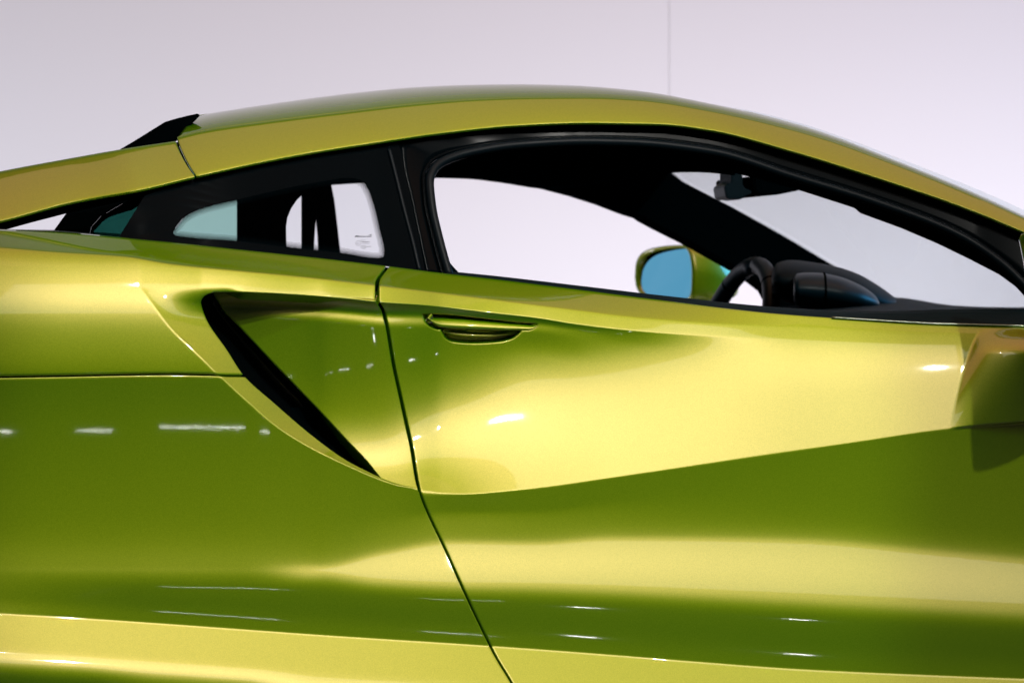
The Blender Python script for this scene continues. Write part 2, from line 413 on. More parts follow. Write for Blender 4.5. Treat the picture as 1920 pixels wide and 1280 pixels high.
GX, GY = np.meshgrid(XS.astype(float), YS.astype(float))

def look(T, px, py):
    px, py = np.broadcast_arrays(np.asarray(px, float), np.asarray(py, float))
    x = np.clip(px - X0, 1, len(XS) - 2.001); y = np.clip(py - Y0, 1, len(YS) - 2.001)
    i = x.astype(int); j = y.astype(int); u = x - i; v = y - j
    def wts(t): return (-0.5 * t + t * t - 0.5 * t ** 3, 1 - 2.5 * t * t + 1.5 * t ** 3, 0.5 * t + 2 * t * t - 1.5 * t ** 3, -0.5 * t * t + 0.5 * t ** 3)
    wx, wy = wts(u), wts(v); out = 0
    for b in range(4):
        for a in range(4):
            out = out + wx[a] * wy[b] * T[np.minimum(j + b - 1, len(YS) - 1), np.minimum(i + a - 1, len(XS) - 1)]
    return out

# rear skin: meet the door at the seam above the intake, and fold in along the intake's mouth
delta = float(look(T_DOOR, 715, 550) - look(T_FEN, 715, 550))
up_zone = 1 - sstep(GY, 570, 640)
T_FEN += delta * sstep(GX, 385, 712) * up_zone
lo = LO(np.clip(GY, 540, 922)); li = LI(np.clip(GY, 560, 922))
amp = np.minimum(0.0115, np.clip(li - lo, 0, None) * 0.30 / S)
T_FEN += amp * np.clip((GX - lo) / np.maximum(li - lo, 4), 0, 1) * np.where(GY < 575, 1 - sstep(GX, 402, 712), 1.0) * (1 - sstep(GX - li, 340, 400)) * (1 - sstep(GY, 902, 921))

def look(T, px, py):
    px, py = np.broadcast_arrays(np.asarray(px, float), np.asarray(py, float))
    x = np.clip(px - X0, 1, len(XS) - 2.001); y = np.clip(py - Y0, 1, len(YS) - 2.001)
    i = x.astype(int); j = y.astype(int); u = x - i; v = y - j
    def wts(t): return (-0.5 * t + t * t - 0.5 * t ** 3, 1 - 2.5 * t * t + 1.5 * t ** 3, 0.5 * t + 2 * t * t - 1.5 * t ** 3, -0.5 * t * t + 0.5 * t ** 3)
    wx, wy = wts(u), wts(v); out = 0
    for b in range(4):
        for a in range(4):
            out = out + wx[a] * wy[b] * T[np.minimum(j + b - 1, len(YS) - 1), np.minimum(i + a - 1, len(XS) - 1)]
    return out

# rear skin: meet the door at the seam above the intake, and fold in along the intake's mouth
delta = float(look(T_DOOR, 715, 550) - look(T_FEN, 715, 550))
up_zone = 1 - sstep(GY, 570, 640)
T_FEN += delta * sstep(GX, 385, 712) * up_zone
lo = LO(np.clip(GY, 540, 922))
fold = np.clip(GX - lo, 0, None) * 0.72 / S * 0.42 * sstep(GY, 535, 600) * (1 - sstep(GY, 905, 920)) * (1 - sstep(GX - LI(np.clip(GY, 547, 922)), 20, 60))
T_FEN += np.minimum(fold, 0.05)

lf = LF(np.clip(GY, 600, 1340)); cf = LC(GX)
dl = np.clip(GX - lf, 0, None)
T_MIRROR_FLARE = (0.37 * np.clip(cf - GY, 0, None) * (1 - np.exp(-dl / 36.0)) + dl * 0.13) / S * (1 - sstep(GY, cf - 1, cf + 4)) * sstep(GY, 598, 664)
T_DOOR_FLAT = T_DOOR - T_MIRROR_FLARE      # upper door's front end flared to stand in for the wing mirror's dark reflection
def poly_sd(poly, X, Y):
    P = np.array(poly, float); Q = np.roll(P, -1, 0)
    d = np.full(X.shape, 1e9); ins = np.zeros(X.shape, bool)
    for (x1, y1), (x2, y2) in zip(P, Q):
        ex, ey = x2 - x1, y2 - y1
        t = np.clip(((X - x1) * ex + (Y - y1) * ey) / (ex * ex + ey * ey), 0, 1)
        d = np.minimum(d, np.hypot(X - x1 - t * ex, Y - y1 - t * ey))
        c = ((y1 <= Y) != (y2 <= Y)) & (X < (x2 - x1) * (Y - y1) / (y2 - y1 + 1e-12) + x1)
        ins ^= c
    return np.where(ins, d, -d)
REC1 = resample([(791, 588), (820, 587.5), (850, 589.5), (908, 596), (960, 602), (1008, 608), (1001, 615), (993, 620), (908, 619), (850, 617), (822, 619), (805, 613), (795, 601), (791, 588)], 60)[:-1]
REC2 = resample([(824, 614), (829, 626), (836, 636), (850, 642), (888, 644.5), (929, 642.5), (959, 636), (978, 620), (930, 616), (880, 614), (824, 614)], 60)[:-1]
T_DOOR = T_DOOR_FLAT.copy()
win = (slice(560 - Y0, 670 - Y0), slice(770 - X0, 1030 - X0))
for poly, dep, soft in ((REC1, 0.018, 5.0), (REC2, 0.034, 6.0)):
    sd = poly_sd(poly, GX[win], GY[win])
    T_DOOR[win] = np.maximum(T_DOOR[win], T_DOOR_FLAT[win] + dep * sstep(sd, 0, soft))

def rows_to_grid(T, rowf, left, right, ts, us, off=0.0, extra=None):
    """rowf(t, px) -> py ; left/right(py) -> px"""
    PX = np.zeros((len(ts), len(us))); PY = np.zeros_like(PX)
    for i, t in enumerate(ts):
        py = np.full(len(us), 700.0) if i == 0 else PY[i - 1].copy()
        py = rowf(t, np.full(len(us), 700.0)) if i == 0 else py
        for _ in range(14):
            l = left(py); r = right(py); px = l + us * (r - l)
            py = 0.35 * py + 0.65 * rowf(t, px)
        PX[i] = px; PY[i] = py
    B = look(T, PX, PY) + off
    if extra is not None: B = B + extra(PX, PY)
    return PX, PY, B
def knot_rows(lines, counts):
    """rows that run along the given lines (functions of px), counts rows between each pair"""
    ts = []
    for k, c in enumerate(counts): ts += list(k + np.arange(c) / c)
    ts.append(len(counts))
    def rowf(t, px):
        k = min(int(t), len(counts) - 1); f = t - k
        return lines[k](px) * (1 - f) + lines[k + 1](px) * f
    return np.array(ts), rowf
cst = lambda v: (lambda px: np.full(np.shape(px), float(v)))
shift = lambda f, d: (lambda px: f(px) + d)

# ---- door skin
lines = [BELT, shift(LA, -1), shift(LA, 2.2), shift(LB, -1.5), shift(LB, 3.0), shift(LB, 20), shift(LB, 74), shift(LC, -3), shift(LC, 2), shift(LC, 8), shift(LE, -5), shift(LE, 5), cst(1345)]
counts = [8, 2, 8, 4, 11, 36, 44, 4, 3, 75, 6, 20]
ts, rowf = knot_rows(lines, counts)
u1 = np.unique(np.r_[np.linspace(0, 0.006, 3), np.linspace(0.006, 0.05, 16), np.linspace(0.05, 0.29, 130), np.linspace(0.29, 1, 190)])
gA = rows_to_grid(T_DOOR, rowf, lambda py: SEAM(np.clip(py, 495, 1345)) + GAP(np.clip(py, 495, 1340)), lambda py: LF(np.clip(py, 600, 1340)), ts, u1)
gB = rows_to_grid(T_DOOR, rowf, lambda py: LF(np.clip(py, 600, 1340)), lambda py: np.full(np.shape(py), 2060.0), ts, np.linspace(0, 1, 70))
door = sheet("door", [gA, gB], PAINT, car)

# ---- rear clamshell (above the fender seam) and rear fender (below it)
LS = crv((-90, 709), (100, 706), (320, 702.5), (457, 705), (600, 706))
uL = np.r_[np.linspace(0, 1, 111)]
topL = crv((-90, 530), (200, 536), (300, 541), (402, 546.5), (445, 546), (500, 548), (560, 551.5), (645, 558.5), (710, 565.5))
lines = [BELT, shift(LA, -1), shift(LA, 2.2), topL]
ts, rowf = knot_rows(lines, [9, 2, 14])
one = lambda v: (lambda py: np.full(np.shape(py), float(v)))
g1 = rows_to_grid(T_FEN, rowf, one(-80), one(402), ts, uL)
g2 = rows_to_grid(T_FEN, rowf, one(402), lambda py: SEAM(np.clip(py, 495, 1345)) - GAP(np.clip(py, 495, 1340)), ts, np.linspace(0, 1, 90))
uA, uB = np.linspace(0, 1, 80), np.linspace(0, 1, 32)
lines = [topL, shift(LS, -4)]
ts, rowf = knot_rows(lines, [44])
IR = lambda py: LI(np.clip(py, 546.5, 922)); OR = lambda py: LO(np.clip(py, 540, 922))
g3 = rows_to_grid(T_FEN, rowf, one(-80), OR, ts, uA); g4 = rows_to_grid(T_FEN, rowf, OR, IR, ts, uB)
# top row of g3+g4 shares its line with g1's bottom row: use the same columns
tot = np.r_[g3[0][0], g4[0][0][1:]]
u_shared = (tot - tot[0]) / (tot[-1] - tot[0])
lines = [BELT, shift(LA, -1), shift(LA, 2.2), topL]
ts, rowf = knot_rows(lines, [9, 2, 14])
g1 = rows_to_grid(T_FEN, rowf, one(-80), one(tot[-1]), ts, u_shared)
g2 = rows_to_grid(T_FEN, rowf, one(tot[-1]), lambda py: SEAM(np.clip(py, 495, 1345)) - GAP(np.clip(py, 495, 1340)), ts, np.linspace(0, 1, 90))
for q, a in enumerate((g1, g3, g4)): pass
nA = len(uA)
for k in range(3):
    g1[k][-1, :nA] = g3[k][0]; g1[k][-1, nA:] = g4[k][0][1:]
    g2[k][:, 0] = g1[k][:, -1]
clam = sheet("rear_clamshell", [g1, g2, g3, g4], PAINT, car)

ROT = lambda py: np.where(py < 916, np.minimum(LI(np.clip(py, 546, 922)), SEAM(py) - GAP(py)), SEAM(np.clip(py, 495, 1345)) - GAP(np.clip(py, 495, 1340)))
ROO = lambda py: np.where(py < 922, np.minimum(OR(py), ROT(py) - 1.5), ROT(py) - (1.5 + 40 * sstep(py, 922, 990)))
lines = [shift(LS, 2.4), cst(880), cst(925), shift(LE, -5), shift(LE, 5), cst(1345)]
ts, rowf = knot_rows(lines, [46, 40, 60, 6, 24])
g5 = rows_to_grid(T_FEN, rowf, one(-80), ROO, ts, np.linspace(0, 1, 130)); g6 = rows_to_grid(T_FEN, rowf, ROO, ROT, ts, np.linspace(0, 1, 18))
g6 = tuple(g6); 
for k in range(3): g6[k][:, 0] = g5[k][:, -1]
fender = sheet("rear_fender", [g5, g6], PAINT, car)

# ---- inner panel of the side intake and its black duct
def recess(px, py):
    d = np.clip(SEAM(np.clip(py, 495, 1345)) - px, 0, None)
    return (0.20 * d * d / (d + 60.0)) / S
lines = [shift(LB, 1.0), shift(LB, 6), shift(LB, 22), shift(LB, 60), shift(LB, 120), cst(780), cst(905), cst(917)]
ts, rowf = knot_rows(lines, [4, 8, 14, 14, 26, 36, 8])
SL_ = lambda py: SEAM(np.clip(py, 495, 1345)) - GAP(np.clip(py, 495, 1340))
JR = lambda py: np.minimum(LJ(np.clip(py, 546, 925)), SL_(py) - 2)
gp = rows_to_grid(T_DOOR_FLAT, rowf, JR, SL_, ts, np.linspace(0, 1, 100), extra=recess)
intake = sheet("side_air_intake", [gp], PAINT, car, depth=0.03)
ys = np.r_[np.linspace(538, 580, 24), np.linspace(582, 926, 90)]
u = np.linspace(0, 1, 20)[None, :]
li = LI(np.clip(ys, 546.5, 922))[:, None] - 7; lj = np.maximum(LJ(np.clip(ys, 546, 925))[:, None] + 10, li + 6)
PX = li + u * (lj - li); PY = np.repeat(ys[:, None], 20, 1)
bi = look(T_FEN, li, ys[:, None]) + 0.016; bj = look(T_DOOR_FLAT, lj, ys[:, None]) + recess(lj, ys[:, None]) + 0.010
BB = bi + (bj - bi) * u ** 0.75 + 0.05 * np.sin(np.pi * u) * np.clip((lj - li) / 60, 0, 1)
M_DUCT = mat("duct_black_plastic", (0.001, 0.002, 0.0025), 0.16, spec=0.45)
sheet("duct_liner", [(PX, PY, BB)], M_DUCT, intake, fl=False)

# ---- dark structure behind the skin, seen in the seams
ys = np.linspace(420, 1345, 70); xs = np.linspace(-80, 2060, 160)
PX, PY = np.meshgrid(xs, ys); PY = np.maximum(PY, BELT(PX) + 2.5)
BB = np.maximum(look(T_DOOR_FLAT, PX, PY) + np.where(PX < 790, recess(PX, PY), 0), look(T_FEN, PX, PY)) + 0.05
sheet("body_shell", [(PX, PY, BB)], M_BLACK, car, fl=False)

# ---- door handle
bd = lambda px, py: look(T_DOOR_FLAT, px, py)
def bar(name, top, bot, out, mid, material, parent, n=60, m=9, deep=0.016, tilt=0.0):
    A = resample(top, n); B = resample(bot, n); t = np.linspace(0, 1, m)[:, None]
    PX = A[:, 0] * (1 - t) + B[:, 0] * t; PY = A[:, 1] * (1 - t) + B[:, 1] * t
    BB = bd(PX, PY) + out - tilt * (t - 0.5) - mid * np.sin(np.pi * t) ** 0.7
    return sheet(name, [(PX, PY, BB)], material, parent, depth=deep, r=0.0006)
handle = bar("door_handle", [(802, 595.5), (830, 595.6), (862, 597), (908, 600.5), (960, 605), (1009, 609.5)],
             [(803, 597), (813, 606), (827, 613), (850, 615), (908, 617.5), (960, 619), (994, 619), (1009, 610.5)], 0.004, 0.004, PAINT, door, deep=0.009, tilt=0.007)
bar("handle_lip", [(829, 617.5), (860, 619), (908, 623), (945, 622.5), (976, 620.5)],
    [(832, 621), (850, 627), (880, 630.5), (915, 631), (950, 627), (976, 621.5)], 0.014, 0.004, PAINT, handle, deep=0.005, tilt=0.008)

# ------------------------------------------------------------------ greenhouse
RAILL = crv((-80, 431), (0, 413.5), (133, 378.5), (267, 354), (365, 330.5), (500, 301), (600, 282.5), (700, 267), (833, 248), (967, 234.5), (1100, 229.5), (1180, 230.5), (1240, 232),
            (1334, 243.5), (1488, 283.5), (1642, 331.5), (1797, 384), (1920, 434), (2000, 470))
RAILG = crv((330, 258), (377, 246), (500, 228), (640, 211), (800, 193), (900, 186), (1000, 183), (1100, 182.5), (1200, 187), (1334, 208), (1488, 243), (1565, 266), (1658, 300), (1758, 339), (1835, 371), (1920, 409), (2000, 447))
ROOFT = crv((330, 219), (377, 211), (500, 192.5), (640, 174.5), (760, 163.5), (850, 159.5), (950, 158), (1050, 160), (1180, 170), (1334, 197), (1488, 234), (1565, 259), (1658, 295), (1758, 334.5), (1835, 366.5), (1920, 405.5), (2000, 443))
TUM = crv((-80, 0.75), (400, 0.68), (1100, 0.62), (1600, 0.55), (2000, 0.5))
def GH(px, py):
    px = np.asarray(px, float)
    return look(T_DOOR_FLAT, np.maximum(px, 720), BELT(np.maximum(px, 720))) * sstep(px, 300, 720) + look(T_FEN, np.minimum(px, 715), BELT(np.minimum(px, 715))) * (1 - sstep(px, 300, 720)) \
        + 0.02 + TUM(px) * np.clip(BELT(px) - py, -20, 999) / S
def off(f, d): return lambda px, py: f(px, py) + d

def rail_grid(xa, xb, n, skew=None, back=False):
    u = np.linspace(0, 1, n)
    rows = []
    lo_ = np.linspace(0, 1, 12)
    for v in lo_:
        px = xa + (xb - xa) * u
        if skew is not None: px = xa + (xb - xa) * u + skew * v * (1 - u)
        rows.append((px, v))
    return rows
def rail_sheet(name, xa_low, xa_top, xb, topf, n, phi0, phi1, parent=car, extra_roof=False):
    u = np.linspace(0, 1, n); vs = np.linspace(0, 1, 14)
    PX = np.empty((14, n)); PY = np.empty((14, n)); BB = np.empty((14, n))
    for i, v in enumerate(vs):
        xa = xa_low + (xa_top - xa_low) * (v + 0.35 * v * (1 - v))
        px = xa + (xb - xa) * u; PX[i] = px
        l, g = RAILL(px), topf(px); PY[i] = l + (g - l) * v
        if i == 0: BB[i] = GH(px, l) - 0.016
        else:
            ph = phi0 + (phi1 - phi0) * (v - 0.5 / 13)
            BB[i] = BB[i - 1] + (PY[i - 1] - PY[i]) / S * np.tan(np.radians(ph))
    return PX, PY, BB
rl = rail_sheet("roof_rail", 369, 333, 2000, RAILG, 260, 53, 65)
sheet("roof_rail", [rl], PAINT, car, depth=0.004, r=0.001)
# roof skin from the ditch line over to the far side
n = 260; u = np.linspace(0, 1, n); px = 333 + 45 * 0 + (2000 - 333) * u
g, t = RAILG(px), ROOFT(px); b0 = rl[2][-1] + 0.002
PXr, PYr, BBr = [], [], []
vv = np.linspace(0, 1, 16); bacc = b0.copy(); prev = g + 1.0
for i, v in enumerate(vv):
    py = (g + 1.0) + (t - g - 1.0) * v
    ph = 71 + 15.8 * v ** 0.75
    if i: bacc = bacc + (prev - py) / S * np.tan(np.radians(ph))
    prev = py
    PXr.append(px + (360 - 333) * v * (1 - u)); PYr.append(py); BBr.append(bacc.copy())
bt = bacc; PXT = PXr[15]
sheet_px, sheet_py, sheet_b = [], [], []
sel = (PXT <= 1402) & (PXT >= 381)
for s_ in np.r_[0.0, np.linspace(0.05, 1, 15)]:
    q = (PXT[sel] - 381) / (1402 - 381)
    sheet_px.append(PXT[sel] - 140 * s_ * q ); sheet_b.append(bt[sel] + s_ * (1.60 - bt[sel]))
    sheet_py.append(t[sel] + 26 * s_ + 46 * max(s_ - 0.55, 0) ** 2)
roof = sheet("roof", [(np.array(PXr), np.array(PYr), np.array(BBr)), (np.array(sheet_px), np.array(sheet_py), np.array(sheet_b))], PAINT, car, fl=False, solid=0.004)

# flying buttress behind the cabin
BUT = crv((-80, 339), (0, 321.5), (120, 299), (240, 278), (330, 264.5), (380, 256))
bx = rail_sheet("rear_buttress", -80, -80, 363, BUT, 150, 53, 65)
# right end follows the slanted panel gap
for i in range(14):
    v = i / 13; xr = 364.5 - 36 * (v + 0.35 * v * (1 - v)) * 1.0
    bx[0][i] = -80 + (xr + 80) * np.linspace(0, 1, 150)
    l, g = RAILL(bx[0][i]), BUT(bx[0][i]); bx[1][i] = l + (g - l) * v
buttress = sheet("rear_buttress", [bx], PAINT, car, depth=0.004, r=0.001)
plate("gap_filler", [(322, 272), (336, 266), (352, 290), (364, 312), (374, 329), (360, 334), (346, 312)], off(GH, 0.10), 0.02, M_BLACK, buttress, 0)
bcut = off(GH, 0.035)
plate("buttress_lining", [(-80, 434), (0, 416), (133, 381), (267, 357), (366, 334), (368, 346), (271, 369), (130, 399), (60, 417), (13, 429.5), (-12, 436), (-80, 456)], bcut, 0.05, M_BLACK, buttress, 0)
plate("engine_cover_fin", [(139, 392), (130, 400), (104, 436), (178, 440), (176, 434), (183, 426), (192, 416), (203, 408), (220, 402), (247, 394), (266, 383), (285, 352), (200, 374)], off(GH, 0.20), 0.03, M_BLACK, car, 0)
plate("rear_side_glass", [(168, 442), (172, 425), (190, 405), (282, 352), (224, 446)], off(GH, 0.06), 0.004, M_DTEAL, car, 0)
plate("roof_spoiler", [(241, 279), (270, 262), (333, 223), (352, 217), (373, 212.5), (377.5, 215), (360, 233), (333, 263), (328, 268), (280, 276)], 0.47, 0.10, M_BLACK, car, 0.003)
# engine deck edge, a dark shelf behind the rear shoulder
ribbon("engine_deck", [(-80, 426), (0, 431.5), (110, 434), (222, 445)], [(-80, 424), (0, 429.5), (110, 431.5), (226, 438)],
       lambda x, y: GH(x, BELT(x)) + 0.0, lambda x, y: GH(x, BELT(x)) + 0.5, M_SATIN, car, n=60)

# ---- black glazing surround round the quarter window, with its clear pane
PANE = resample([(324, 437), (329, 426), (345, 408), (366, 396), (400, 385), (448, 374), (500, 361.5), (570, 346.5), (620, 338), (648, 334), (668, 335), (681, 342), (691, 356), (701, 384), (712, 430),
        (720.5, 472), (719, 481), (710, 484), (640, 474.5), (540, 463.5), (450, 452.5), (338, 443.5), (327, 441), (324, 437)], 160)[:-1]
OUT = [(222, 446), (271, 367), (366, 331.5)] + [(x, float(RAILL(x)) + 0.5) for x in (430, 500, 560, 640, 700, 745)] + [(756, 300), (772, 380), (785, 440), (797, 509)] + \
      [(x, float(BELT(x)) + 1) for x in (760, 720, 660, 600, 520, 450, 380, 330, 290, 260)]
def ring(name, outer, inner, ctr, bo, bi, material, parent, n=420, m=5, solid=0.004):
    def cast(poly, ang):
        P = np.array(poly, float); Q = np.roll(P, -1, 0); r = np.zeros(len(ang))
        dx, dy = np.cos(ang), np.sin(ang)
        for (x1, y1), (x2, y2) in zip(P - ctr, Q - ctr):
            ex, ey = x2 - x1, y2 - y1; den = dx * ey - dy * ex
            with np.errstate(divide='ignore', invalid='ignore'):
                tt = (x1 * ey - y1 * ex) / den; ss = (x1 * dy - y1 * dx) / den
            r = np.where((np.abs(den) > 1e-12) & (tt > 0) & (ss >= -1e-6) & (ss <= 1 + 1e-6), np.maximum(r, tt), r)
        return r
    c = np.array(ctr)
    ang = np.unique(np.r_[np.linspace(-np.pi, np.pi, n, endpoint=False), [math.atan2(p[1] - c[1], p[0] - c[0]) for p in list(outer) + list(inner)]])
    ro, ri = cast(outer, ang), cast(inner, ang)
    t = np.linspace(0, 1, m)[:, None]; R = ri * (1 - t) + ro * t
    PX = c[0] + R * np.cos(ang); PY = c[1] + R * np.sin(ang)
    PX = np.c_[PX, PX[:, :1]]; PY = np.c_[PY, PY[:, :1]]
    tt = np.repeat(t, PX.shape[1], 1)
    BB = bi(PX, PY) * (1 - tt) + bo(PX, PY) * tt
    return sheet(name, [(PX, PY, BB)], material, parent, fl=False, solid=solid)
qw = ring("quarter_window", OUT, PANE, (560, 412), GH, GH, M_GLOSS, car, solid=None)
def fill(name, poly, b, material, parent, kind=None):
    p = np.array(poly, float); P = PB(p[:, 0], p[:, 1], b(p[:, 0], p[:, 1]))
    bm = bmesh.new(); bm.faces.new([bm.verts.new(q) for q in P]); bmesh.ops.triangulate(bm, faces=bm.faces[:])
    orient(bm); me = bpy.data.meshes.new(name); bm.to_mesh(me); bm.free(); me.materials.append(material)
    return link(bpy.data.objects.new(name, me), parent, kind=kind)
tiny = [(560 + 0.02 * math.cos(q), 412 + 0.02 * math.sin(q)) for q in np.linspace(0, 2 * math.pi, 24, endpoint=False)]
ring("pane", PANE, tiny, (560, 412), off(GH, 0.0004), off(GH, 0.0004), M_GLASS, qw, n=200, m=12, solid=None)
# printed dots that fade out from the black border
xs = np.arange(318, 726, 2.55); vs, fs = [], []
row = 0; cand = []
for y in np.arange(330, 488, 1.55):
    for x in xs + (1.27 if row % 2 else 0): cand.append((x, y))
    row += 1
cand = np.array(cand); sd = poly_sd(PANE, cand[:, 0], cand[:, 1])
for (x, y), d in zip(cand[(sd > -0.5) & (sd < 10.5)], sd[(sd > -0.5) & (sd < 10.5)]):
    r = 1.2 * (1 - 0.55 * d / 10.5)
    a = np.arange(5) * 2 * np.pi / 5
    P = PB(x + r * np.cos(a), y + r * np.sin(a), GH(x + r * np.cos(a), y + r * np.sin(a)) + 0.0012)
    k = len(vs); vs += list(P); fs.append(tuple(range(k, k + 5)))
mesh_obj("printed_dot_border", vs, fs, M_INK, qw, smooth=False, kind="stuff")
# the maker's mark and approval marks printed on the pane
def glass_text(body, px, py, h, italic=0.0, name="glass_marking", stretch=1.0, slope=0.09, bold=0.0):
    cu = bpy.data.curves.new(name, 'FONT'); cu.body = body; cu.size = 1.0; cu.shear = italic; cu.offset = bold; cu.fill_mode = 'FRONT'
    o = bpy.data.objects.new(name, cu); COL.objects.link(o)
    bpy.context.view_layer.update()
    me = bpy.data.meshes.new_from_object(o); bpy.data.objects.remove(o)
    co = np.array([v.co[:] for v in me.vertices])
    x = px + co[:, 0] * h * stretch; y = py - co[:, 1] * h + slope * co[:, 0] * h * stretch * 0
    P = PB(x, y, GH(x, y) + 0.001)
    for v, p in zip(me.vertices, P): v.co = p
    me.materials.append(M_INK)
    return link(bpy.data.objects.new(name, me), qw)
glass_text("McLaren", 664.5, 444.6, 4.6, 0.45, stretch=1.95, bold=0.02)
a = np.linspace(0, 1, 10)
sw = [(689 + 8.5 * t, 441.6 - 2.6 * t ** 0.8) for t in a] + [(697.5 - 8 * t * 0.55, 439.0 + 2.4 * t) for t in a[1:]]
fill("glass_marking", [(689, 441.9), (693, 440.2), (698, 438.9), (696, 440.9), (694.2, 441.9), (695, 440.6), (692.5, 441.2)], off(GH, 0.001), M_INK, qw)
glass_text("LSG H.P.", 675.5, 451.4, 2.6, stretch=1.05)
glass_text("43R-00071", 678, 454.8, 3.2, stretch=1.08, bold=0.015)
glass_text("AS2 M75 E12345", 678.5, 457.4, 1.9, stretch=1.05)
glass_text("E4", 669.0, 457.4, 3.4, stretch=1.1)
glass_text("CCC", 678.2, 464.2, 3.5, stretch=1.05)
glass_text("E00075", 688.2, 463.2, 2.5, stretch=1.05)
glass_text(". . : ..", 681, 467.5, 2.6)
def oval(cx, cy, rx, ry, t=0.5):
    a = np.linspace(0, 2 * np.pi, 41)
    x = np.r_[cx + rx * np.cos(a), cx + (rx - t) * np.cos(a)]; y = np.r_[cy + ry * np.sin(a), cy + (ry - t) * np.sin(a)]
    mesh_obj("glass_marking", PB(x, y, GH(x, y) + 0.001), [(i, i + 1, 42 + i, 41 + i) for i in range(40)], M_INK, qw, smooth=False)
oval(671.8, 456.0, 4.8, 4.7); oval(681.6, 463.0, 5.2, 3.1)

# ---- door window frame: gloss band under the roof rail and down the B-pillar, rubber seal, cabin-side reveal
outer = [(799, 509), (786, 445), (770, 370), (752, 300), (746, 262), (760, 258), (833, 249), (967, 235), (1100, 230), (1240, 232.5), (1334, 244), (1488, 284), (1642, 332), (1797, 384.5), (1920, 434.5), (2000, 475)]
inner = [(832, 514), (812, 440), (800, 380), (797, 335), (808, 308), (840, 290), (890, 277.5), (967, 267), (1100, 261), (1180, 262), (1334, 279), (1488, 326), (1642, 374), (1797, 435), (1880, 490), (1950, 560)]
wf = ribbon("window_frame", outer, inner, off(GH, 0.004), off(GH, 0.010), M_GLOSS, car, n=260, m=5, smooth=True)
path = resample([(842, 518), (822, 445), (809, 385), (805, 340), (817, 313), (847, 296), (892, 284), (967, 273), (1100, 266.5), (1180, 268), (1334, 285), (1488, 332), (1642, 380), (1797, 441), (1880, 496), (1950, 566)], 180)
tube("window_seal", PB(path[:, 0], path[:, 1], GH(path[:, 0], path[:, 1]) + 0.008), 0.0075, M_SEAL, wf, seg=12)
path2 = resample([(829, 516), (808, 436), (796, 378), (793.5, 334), (806, 305), (838, 287), (890, 274.5), (967, 264), (1100, 258), (1180, 259), (1334, 276), (1488, 323), (1642, 371), (1797, 432), (1880, 487), (1950, 557)], 180)
tube("window_seal", PB(path2[:, 0], path2[:, 1], GH(path2[:, 0], path2[:, 1]) + 0.006), 0.003, M_GLOSS, wf, seg=8)
pil = resample([(729, 280), (742, 330), (758, 395), (774, 455), (786, 507)], 50)
tube("pillar_strip", PB(pil[:, 0], pil[:, 1], GH(pil[:, 0], pil[:, 1]) - 0.001), 0.0035, M_SEAL, wf, seg=8)
near = [(846, 520), (826, 445), (813, 387), (809, 345), (821, 318), (850, 301), (895, 289), (967, 278), (1100, 271), (1180, 273), (1334, 290), (1488, 336), (1642, 384), (1797, 446), (1878, 500), (1945, 568)]
reveal = [(869, 520), (850, 500), (834, 480), (821, 440), (814, 400), (813, 335), (818, 326), (860, 308), (967, 292), (1100, 286), (1180, 288), (1262, 302), (1369, 322.5), (1430, 338), (1496, 356), (1603, 390.5), (1611, 399), (1690, 428), (1758, 457), (1820, 487), (1874, 515), (1905, 538), (1925, 560)]
ribbon("cabin_reveal", near, reveal, off(GH, 0.012), off(GH, 0.09), M_TRIM, car, n=220, m=6, smooth=False)

# ---- belt moulding and door-top trim
btop = crv((840, 5), (900, 6), (1100, 8), (1200, 9), (1450, 13), (1600, 16), (1690, 22), (1760, 28), (1920, 33), (2000, 34))
xs = np.linspace(838, 2000, 60)
lowc = [(x, float(BELT(x)) + 2.0) for x in xs]; topc = [(x, float(BELT(x) - btop(x))) for x in xs]
bm0 = lambda x, y: look(T_DOOR_FLAT, x, BELT(x)) + 0.004
ribbon("door_top_trim", lowc, topc, bm0, lambda x, y: look(T_DOOR_FLAT, x, BELT(x)) + 0.05, M_DASH, door, n=160, m=6, bulge=0.006, solid=0.012)
xs = np.linspace(1560, 2000, 40)
tube("belt_moulding", PB(xs, BELT(xs) - 1.2, look(T_DOOR_FLAT, xs, BELT(xs)) - 0.0015), 0.0018, M_CHROME, door, seg=8)

# ------------------------------------------------------------------ cabin
# headliner under the roof, far roof rail with far screen pillar
nearc = [(560, 300), (700, 292), (860, 298), (967, 284), (1100, 278), (1180, 280), (1262, 296), (1380, 318)]
farc = [(440, 335), (600, 337), (815, 324), (880, 326), (933, 332), (1033, 345), (1150, 330), (1262, 306)]
ribbon("headliner", nearc, farc, 0.44, 1.46, M_TRIM, car, n=90, m=10, bulge=-0.0, solid=0.01)
far_p = [(430, 318), (815, 318), (1000, 318), (1180, 308), (1252, 306), (1263, 305), (1256, 312), (1255, 318), (1262, 327), (1276, 338), (1373, 388), (1469, 442), (1565, 499), (1620, 529), (1690, 562), (1690, 620), (1480, 620), (1440, 545),
         (1400, 514), (1346, 484), (1296, 456), (1240, 428), (1212, 413), (1209, 409), (1180, 400), (1133, 382), (1083, 366), (1033, 353), (983, 343), (933, 335), (880, 329), (815, 327), (700, 331), (600, 337), (430, 345)]
plate("far_roof_pillar", far_p, 1.47, 0.06, M_TRIM, car, 0.003)
# windscreen between the two screen pillars
ns = [(1290, 196), (1380, 208), (1488, 233), (1565, 257.5), (1658, 292), (1758, 330.5), (1835, 361.5), (1920, 399.5), (2040, 458)]
fsn = [(1150, 280), (1240, 322), (1276, 352), (1373, 404), (1469, 458), (1565, 516), (1620, 546), (1700, 590), (1850, 620), (2010, 650)]
rb = lambda x, y: np.interp(x, px, bt) + 0.06
ribbon("windscreen", ns, fsn, rb, 1.50, M_SCREEN, car, n=90, m=14, bulge=0.0, solid=0.0045)
